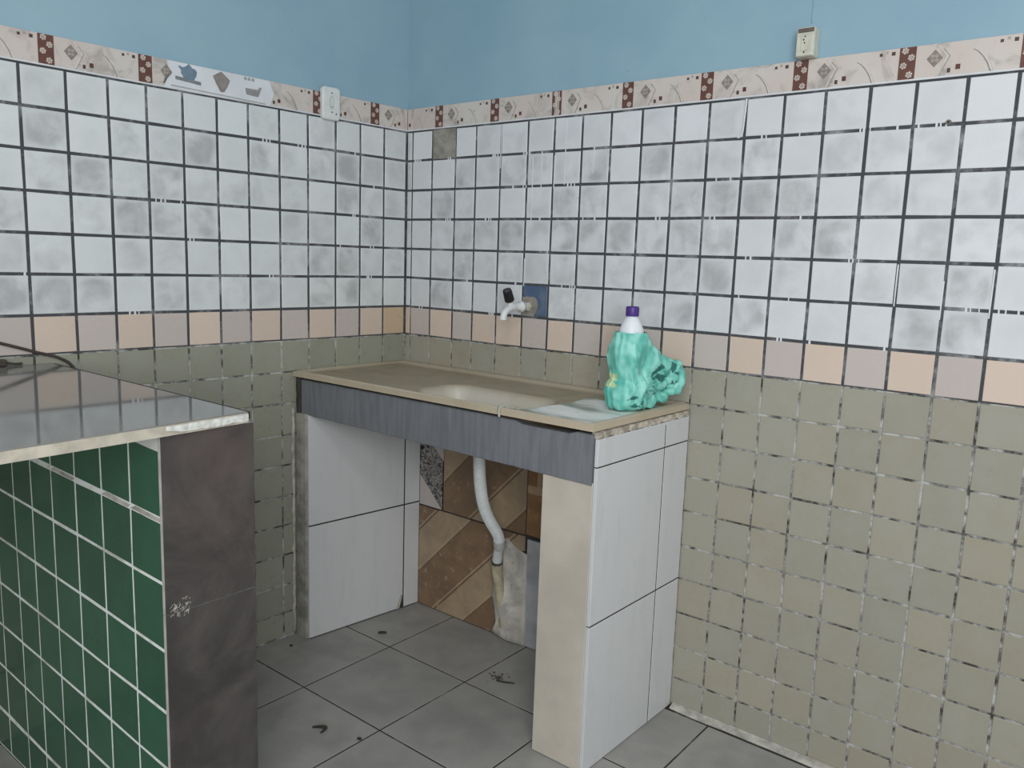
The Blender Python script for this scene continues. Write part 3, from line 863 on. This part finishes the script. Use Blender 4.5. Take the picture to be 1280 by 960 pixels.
# raised border of old paint round the box
mb = MB(right_xf)
ring_o = [(1.384, 1.829), (1.466, 1.829), (1.466, 1.918), (1.384, 1.918)]
ou2 = thing('power_outlet', 'white wall socket plate over the patterned tile border', 'outlet', left_xf((.338, 1.748, .003)), 'power outlets')
mb = MB(left_xf)
def rounded(cx, cz, w, h, r, n=6):
    P = []
    for sx, sz, a0 in ((1, 1, 0), (-1, 1, 90), (-1, -1, 180), (1, -1, 270)):
        for k in range(n + 1):
            a_ = math.radians(a0 + 90 * k / n)
            P.append((cx + sx * (w / 2 - r) + r * math.cos(a_), cz + sz * (h / 2 - r) + r * math.sin(a_)))
    return P
lev = [(0, .002), (0, .0125), (.0012, .0150), (.004, .0166), (.0075, .0170)]
vs = []; fs = []
for ins, h in lev:
    pl = rounded(.3395, 1.7985, .071 - 2 * ins, .104 - 2 * ins, .013 - ins * .8); vs += [(u_, z_, h) for u_, z_ in pl]
n = len(pl)
for k in range(len(lev) - 1):
    for i in range(n):
        j = (i + 1) % n
        fs.append((k * n + i, k * n + j, (k + 1) * n + j, (k + 1) * n + i))
fs += [tuple(range(n)), tuple((len(lev) - 1) * n + i for i in range(n))]
mb.add(vs, fs, mat_plain('white_socket_plastic', (.66, .68, .66), .4, .05, 30))
mb.build('cover_plate', ou2)
mb = MB(left_xf)
def oval(c, rx_, rz_, n=20): return [(c[0] + rx_ * math.cos(2 * PI * k / n), c[1] + rz_ * math.sin(2 * PI * k / n)) for k in range(n)]
mb.prism(oval((.339, 1.801), .0085, .021), .015, .0180, mat_plain('grey_recess', (.42, .44, .42), .5)); mb.prism(oval((.339, 1.801), .0068, .019), .016, .0183, mat_plain('pale_insert', (.62, .64, .61), .45))
mb.build('socket_face', ou2)
mb = MB(left_xf)
for u, z in ((.339, 1.831), (.339, 1.771), (.342, 1.788), (.336, 1.788)):
    mb = MB(left_xf)
    mb.prism(disc((u, z), .0021 if z in (1.831, 1.771) else .0014, 10), .015, .0187, M['hole'])
    mb.build('screw_hole' if z in (1.831, 1.771) else 'socket_hole', ou2)
mb = MB(left_xf)
mb.prism([(.3205, 1.764), (.3235, 1.764), (.3235, 1.770), (.3205, 1.770)], .015, .0178, M['hole'])
mb.build('chip', ou2)

# ------------------------------------------------------------------ small things on the walls
mb = MB(right_xf)
mb.tube(bez([(1.2768, 1.7525, .0035), (1.2762, 1.735, .0035), (1.2745, 1.70, .0035), (1.272, 1.668, .0035), (1.266, 1.657, .0035), (1.259, 1.655, .0040)], 6), .0022, M['drip'], seg=10)
o = mb.build('cord'); tag(o, 'short white cord hanging below border down one tile', 'cord')
mb = MB(right_xf)
mb.prism(disc((1.763, 1.657), .0058, 14), -.001, .004, mat_plain('grey_plug', (.16, .155, .14), .7)); mb.prism(disc((1.763, 1.657), .0025, 10), .003, .0048, M['hole'])
o = mb.build('wall_plug'); tag(o, 'small grey wall plug between white tiles at far right', 'wall plug')
mb = MB(left_xf)
cb = mat_plain('dark_brown_cable', (.055, .042, .036), .6, .2, 40)
mb.tube(bez([(1.72, 1.16, .006), (1.55, 1.125, .006), (1.40, 1.086, .006), (1.329, 1.064, .006), (1.276, 1.046, .006), (1.248, 1.036, .0065), (1.222, 1.028, .0070), (1.196, 1.018, .0065), (1.165, .995, .006), (1.135, .93, .006), (1.125, .80, .006)], 7), .0038, cb, seg=10)
cbo = mb.build('cable'); tag(cbo, 'dark brown cable sagging along left wall behind grey bar top', 'cable')
mb = MB(left_xf); mb.box(1.322, 1.345, 1.0072, 1.024, .006, .024, cb, bev=.003); mb.tube([(1.32, 1.014, .012), (1.30, 1.0105, .012), (1.285, 1.0105, .009)], .0028, cb, seg=8)
o = mb.build('plug'); tag(o, 'small black plug lying on grey bar top at left wall', 'plug')

# ------------------------------------------------------------------ bar counter
bar = thing('bar_counter', 'half-wall bar with dark green tiles and polished dark end panel', 'counter', (.38, -1.29, 0))
M['bar_grout'] = mat_grout('white_grout', (.46, .44, .40), (.74, .76, .74), .40, .66, 16)
YF = -1.386
# the rows were laid a little out of level, climbing towards the wall
mb = MB(lambda p: (p[0], YF - p[2], p[1] + (.826 - p[0]) * .0405 * (1.316 - p[1]) * sst(.02, .12, p[1]) * (1 - sst(.93, .975, p[1]))))
t = NT('dark_green_glaze'); a = t.attr(); n = t.noise(9, 4, .6); n2 = t.noise(34, 5, .7, dist=.8)
c = t.mix(t.ramp(n, .3, .7), a.outputs['Color'], t.mix(1.0, a.outputs['Color'], (1.35, 1.2, 1.2), 'MULTIPLY'))
c = t.mix(t.ramp(n2, .72, .82, 0, .55), c, (.30, .36, .33))
M['green'] = t.out(c, .22, bump=n, bstr=.05, spec=.45)
GX = [.826, .7065, .5875, .4675, .349, .237, .131, .012, -.0745]
GZ = [.957, .824, .702, .569, .4445, .326, .205, .083, .004]
for i in range(len(GX) - 1):
    for r in range(len(GZ) - 1):
        v = random.uniform(.88, 1.12)
        gz1 = .0042 if r else .002; gz0 = .0070 if r == 0 else .0036
        mb.tile(GX[i + 1] + .0030, GX[i] - .0030, GZ[r + 1] + gz0 * .85, GZ[r] - gz1 * (1.6 if r == 1 else .9), -.001, .0021, M['green'], (.018 * v, .082 * v, .046 * v, 0), random.random(), .0008, (random.uniform(-.006, .006), random.uniform(-.006, .006)), .0006)
    # chipped mortar along the first joint
    if i in (0, 1, 3):
        mb.prism([(GX[i + 1], .8205), (GX[i] - .01, .819), (GX[i], .8265), (GX[i + 1] + .02, .829)], -.001, .0023, M['cement_pale'])
mb.prism([(-.0735, .003), (.826, .003), (.826, .9835), (-.0735, .9835)], -.001, .0015, M['bar_grout'])
mb.prism([(.69, .9585), (.824, .9525), (.824, .9835), (.66, .9835)], -.001, .0034, mat_plain('white_plaster_patch', (.58, .58, .55), .8, .1))
mb.add([(-.058, -1.2135, .001), (.8245, -1.2135, .001), (.8245, -1.2135, .9836), (-.058, -1.2135, .9836), (-.069, YF + .0015, .001), (.8245, YF + .0015, .001), (.8245, YF + .0015, .9836), (-.069, YF + .0015, .9836)],
       [(0, 1, 2, 3), (4, 7, 6, 5), (0, 4, 5, 1), (3, 2, 6, 7), (0, 3, 7, 4), (1, 5, 6, 2)], M['cement'], xf=False)
d = mb.build('half_wall', bar); d['label'] = 'half wall faced with square dark green tiles'
t = NT('polished_dark_stone'); n = t.noise(5, 6, .62, dist=.6); n2 = t.noise(40, 4, .6)
c = t.mix(t.ramp(n, .35, .7), (.040, .036, .034), (.085, .075, .070)); c = t.mix(t.ramp(t.noise(3, 4, .6, dist=.3), .5, .7, 0, .5), c, (.105, .078, .075))
c = t.mix(t.ramp(n2, .72, .8, 0, .4), c, (.25, .24, .23))
M['dark_stone'] = t.out(c, .16, bump=n2, bstr=.03, spec=.5)
M['pale_edge'] = mat_plain('pale_tile_edge', (.42, .41, .38), .7, .15, 30)
def endp(name, z0, z1):
    mb = MB()
    mb.box(.8250, .8325, -1.3915, -1.202, z0, z1, M['pale_edge'])
    mb.box(.8325, .8343, -1.3910, -1.2015, z0, z1, M['dark_stone'], bev=.0006, seg=1)
    o = mb.build(name, bar); o['label'] = 'polished dark stone end panel'; return o
endp('end_panel', .6455, .9832); e2 = endp('end_panel', .002, .644)
mb = MB(); mb.box(-.054, .8245, -1.2132, -1.2020, .002, .9832, M['dark_stone'], bev=.0006, seg=1); mb.build('back_panel', bar)
mb = MB()
for k in range(44):
    y = -1.381 + random.random() * .036; z = .633 + random.random() * .034
    q = [(.8345, y + j * .0018 + random.uniform(-.003, .003), z + j * .0016 + random.uniform(-.003, .003)) for j in range(3)]
    mb.tube(q, random.uniform(.0002, .0006), M['cement_pale'], seg=5)
d = mb.build('paint_smear', e2); d['label'] = 'small white paint smear on the dark panel'
# its worktop
def mat_bartop():
    t = NT('polished_grey_stone'); n = t.noise(4, 5, .6); n2 = t.noise(60, 4, .6)
    c = t.mix(t.ramp(n, .3, .7), (.165, .162, .150), (.215, .21, .196)); c = t.mix(t.ramp(n2, .6, .8, 0, .3), c, (.25, .245, .225))
    return t.out(c, t.ramp(n, .3, .7, .05, .095), spec=.5)
M['bartop'] = mat_bartop()
M['top_edge'] = mat_plain('pale_raw_edge', (.43, .395, .325), .7, .2, 24)
mb = MB()
xs = lambda y: -.0045 + SE / CE * y        # left wall surface
Y0, Y1 = -2.05, -1.213
xeY = lambda y: .8350 + .06 * (-1.213 - y)
def slab(z0, z1, m, inset=0.0):
    vs = [(xs(Y0) + .006, Y0 + inset, z0), (xeY(Y0) - inset, Y0 + inset, z0), (xeY(Y1) - inset, Y1 - inset, z0), (xs(Y1) + .006, Y1 - inset, z0)]
    vs += [(x, y, z1) for x, y, _ in vs]
    mb.add(vs, [(0, 1, 2, 3), (4, 7, 6, 5), (0, 4, 5, 1), (1, 5, 6, 2), (2, 6, 7, 3), (3, 7, 4, 0)], m)
slab(.9845, 1.0035, M['top_edge']); slab(1.0035, 1.0060, M['bartop'], .0012)
mb.box(xs(Y1) + .012, xeY(Y1) - .004, Y1 + .0002, Y1 + .0075, .990, 1.0050, M['seam'])  # narrow dark strip along the back edge of the slab
bw = mb.build('bar_worktop'); tag(bw, 'glossy grey stone bar top with pale raw edge at left', 'worktop')
mb = MB(); vs = []; fs = []; nk = 24
for k in range(nk + 1):
    y = -1.2135 - .172 * k / nk; xe0 = xeY(y)
    zt_ = 1.0032 - .0016 * abs(noise.noise((k * .7, 0, 0))); zb_ = .9865 + .0040 * abs(noise.noise((k * .9, 5, 0))) + .006 * sst(.75, 1, k / nk); o_ = .0018 + .0014 * noise.noise((k * .8, 2, 7))
    vs += [(xe0 - .004, y, zt_), (xe0 + o_, y, zt_ - .002), (xe0 + o_ * 1.2, y, (zt_ + zb_) / 2), (xe0 + o_, y, zb_ + .001), (xe0 - .004, y, zb_)]
for k in range(nk):
    for i in range(5):
        j = (i + 1) % 5
        fs.append((k * 5 + i, k * 5 + j, k * 5 + 5 + j, k * 5 + 5 + i))
fs += [tuple(range(5)), tuple(nk * 5 + i for i in range(5))]
mb.add(vs, fs, mat_plain('white_filler', (.60, .60, .56), .8, .2, 60))
d = mb.build('edge_filler', bw); d['label'] = 'white filler smeared on the raw edge'

# ------------------------------------------------------------------ litter on the floor
LM = mat_plain('dead_leaf', (.035, .028, .02), .8, .3, 40)
def scrap(pts, r, label, name='leaf_scrap', cat='litter'):
    mb = MB(); n = len(pts)
    mb.tube(bez(pts, 5), [r * (.5 + .6 * math.sin(PI * min(1, (k + .6) / ((n - 1) * 5 + 1)))) for k in range((n - 1) * 5 + 1)], LM, seg=8)
    o = mb.build(name); return tag(o, label, cat, 'litter on the floor')
scrap([(.482, -.795, .0035), (.503, -.779, .006), (.517, -.775, .006), (.522, -.797, .0035)], .0042, 'dark bent leaf scrap on grey floor nearest the camera')
scrap([(.182, -.283, .0035), (.190, -.276, .004), (.203, -.262, .0035)], .0045, 'dark leaf scrap on floor beside the inner white tiles')
scrap([(.616, -.746, .003), (.622, -.745, .004), (.627, -.741, .003)], .0038, 'black crumb on the floor joint near tile crossing', 'crumb')
scrap([(.036, -.547, .003), (.041, -.545, .004), (.045, -.542, .003)], .0036, 'black crumb on floor in front of left cement pier', 'crumb')
scrap([(.698, -.252, .0025), (.722, -.243, .0025), (.752, -.226, .0025)], .0026, 'thin dark twig on floor beside right pier', 'twig')
mb = MB()
for k in range(26):
    a = random.uniform(0, 2 * PI); r = random.gauss(0, .015); x, y = .690 + r * math.cos(a) * 1.3, -.236 + r * math.sin(a)
    s = random.uniform(.0016, .004)
    bm = bmesh.new(); bmesh.ops.create_icosphere(bm, subdivisions=1, radius=s, matrix=Matrix.Translation((x, y, s * .55)) @ Matrix.Diagonal((1.3, 1, .55, 1)))
    mb.bm(bm, mat_plain('brown_dirt', (.075, .055, .038), .9) if k == 0 else mb.mats[0])
o = mb.build('dirt_pile'); o['kind'] = 'stuff'; tag(o, 'small scatter of brown dirt on floor under sink', 'dirt')

# ------------------------------------------------------------------ light
def area(name, loc, target, sx, sy, power, col):
    l = bpy.data.lights.new(name, 'AREA'); l.shape = 'RECTANGLE'; l.size = sx; l.size_y = sy; l.energy = power; l.color = col
    o = bpy.data.objects.new(name, l); COL.objects.link(o); o.location = loc
    o.rotation_euler = (Vector(target) - Vector(loc)).to_track_quat('-Z', 'Y').to_euler(); return o
area('doorway_light', (3.1, -3.0, 1.75), (.6, -.2, 1.0), 1.3, 1.6, 62, (.97, .99, 1.0))
area('overhead_light', (2.1, -2.1, 2.68), (2.0, -1.9, 0), .5, .5, 12, (1.0, .97, .92))  # unseen warm area light just under the ceiling
w = bpy.data.worlds.new('World'); SC.world = w; w.use_nodes = True
w.node_tree.nodes['Background'].inputs[0].default_value = (.88, .94, 1.0, 1); w.node_tree.nodes['Background'].inputs[1].default_value = .55

# ------------------------------------------------------------------ camera
cam = bpy.data.cameras.new('camera'); co = bpy.data.objects.new('camera', cam); COL.objects.link(co)
RM = ((0.7777158664766711, 0.6276971175864777, 0.033975867966365314), (0.12181629560688392, -0.09746517357667568, -0.9877557036354102), (-0.6166999441827903, 0.7723320972957785, -0.1522639495469868))
r0, r1, r2 = [Vector(v) for v in RM]
m = Matrix((r0, -r1, -r2)).transposed().to_4x4()
m.translation = Vector((2.1976431, -2.10104817, 1.755 - .43880068))
co.matrix_world = m
cam.sensor_fit = 'HORIZONTAL'; cam.sensor_width = 36; cam.lens = 1011.83457 / 1280 * 36
cam.clip_start = .02
SC.camera = co
SC.view_settings.view_transform = 'Standard'; SC.view_settings.look = 'None'; SC.view_settings.gamma = 1; SC.view_settings.use_curve_mapping = False
SC.view_settings.exposure = 0.0
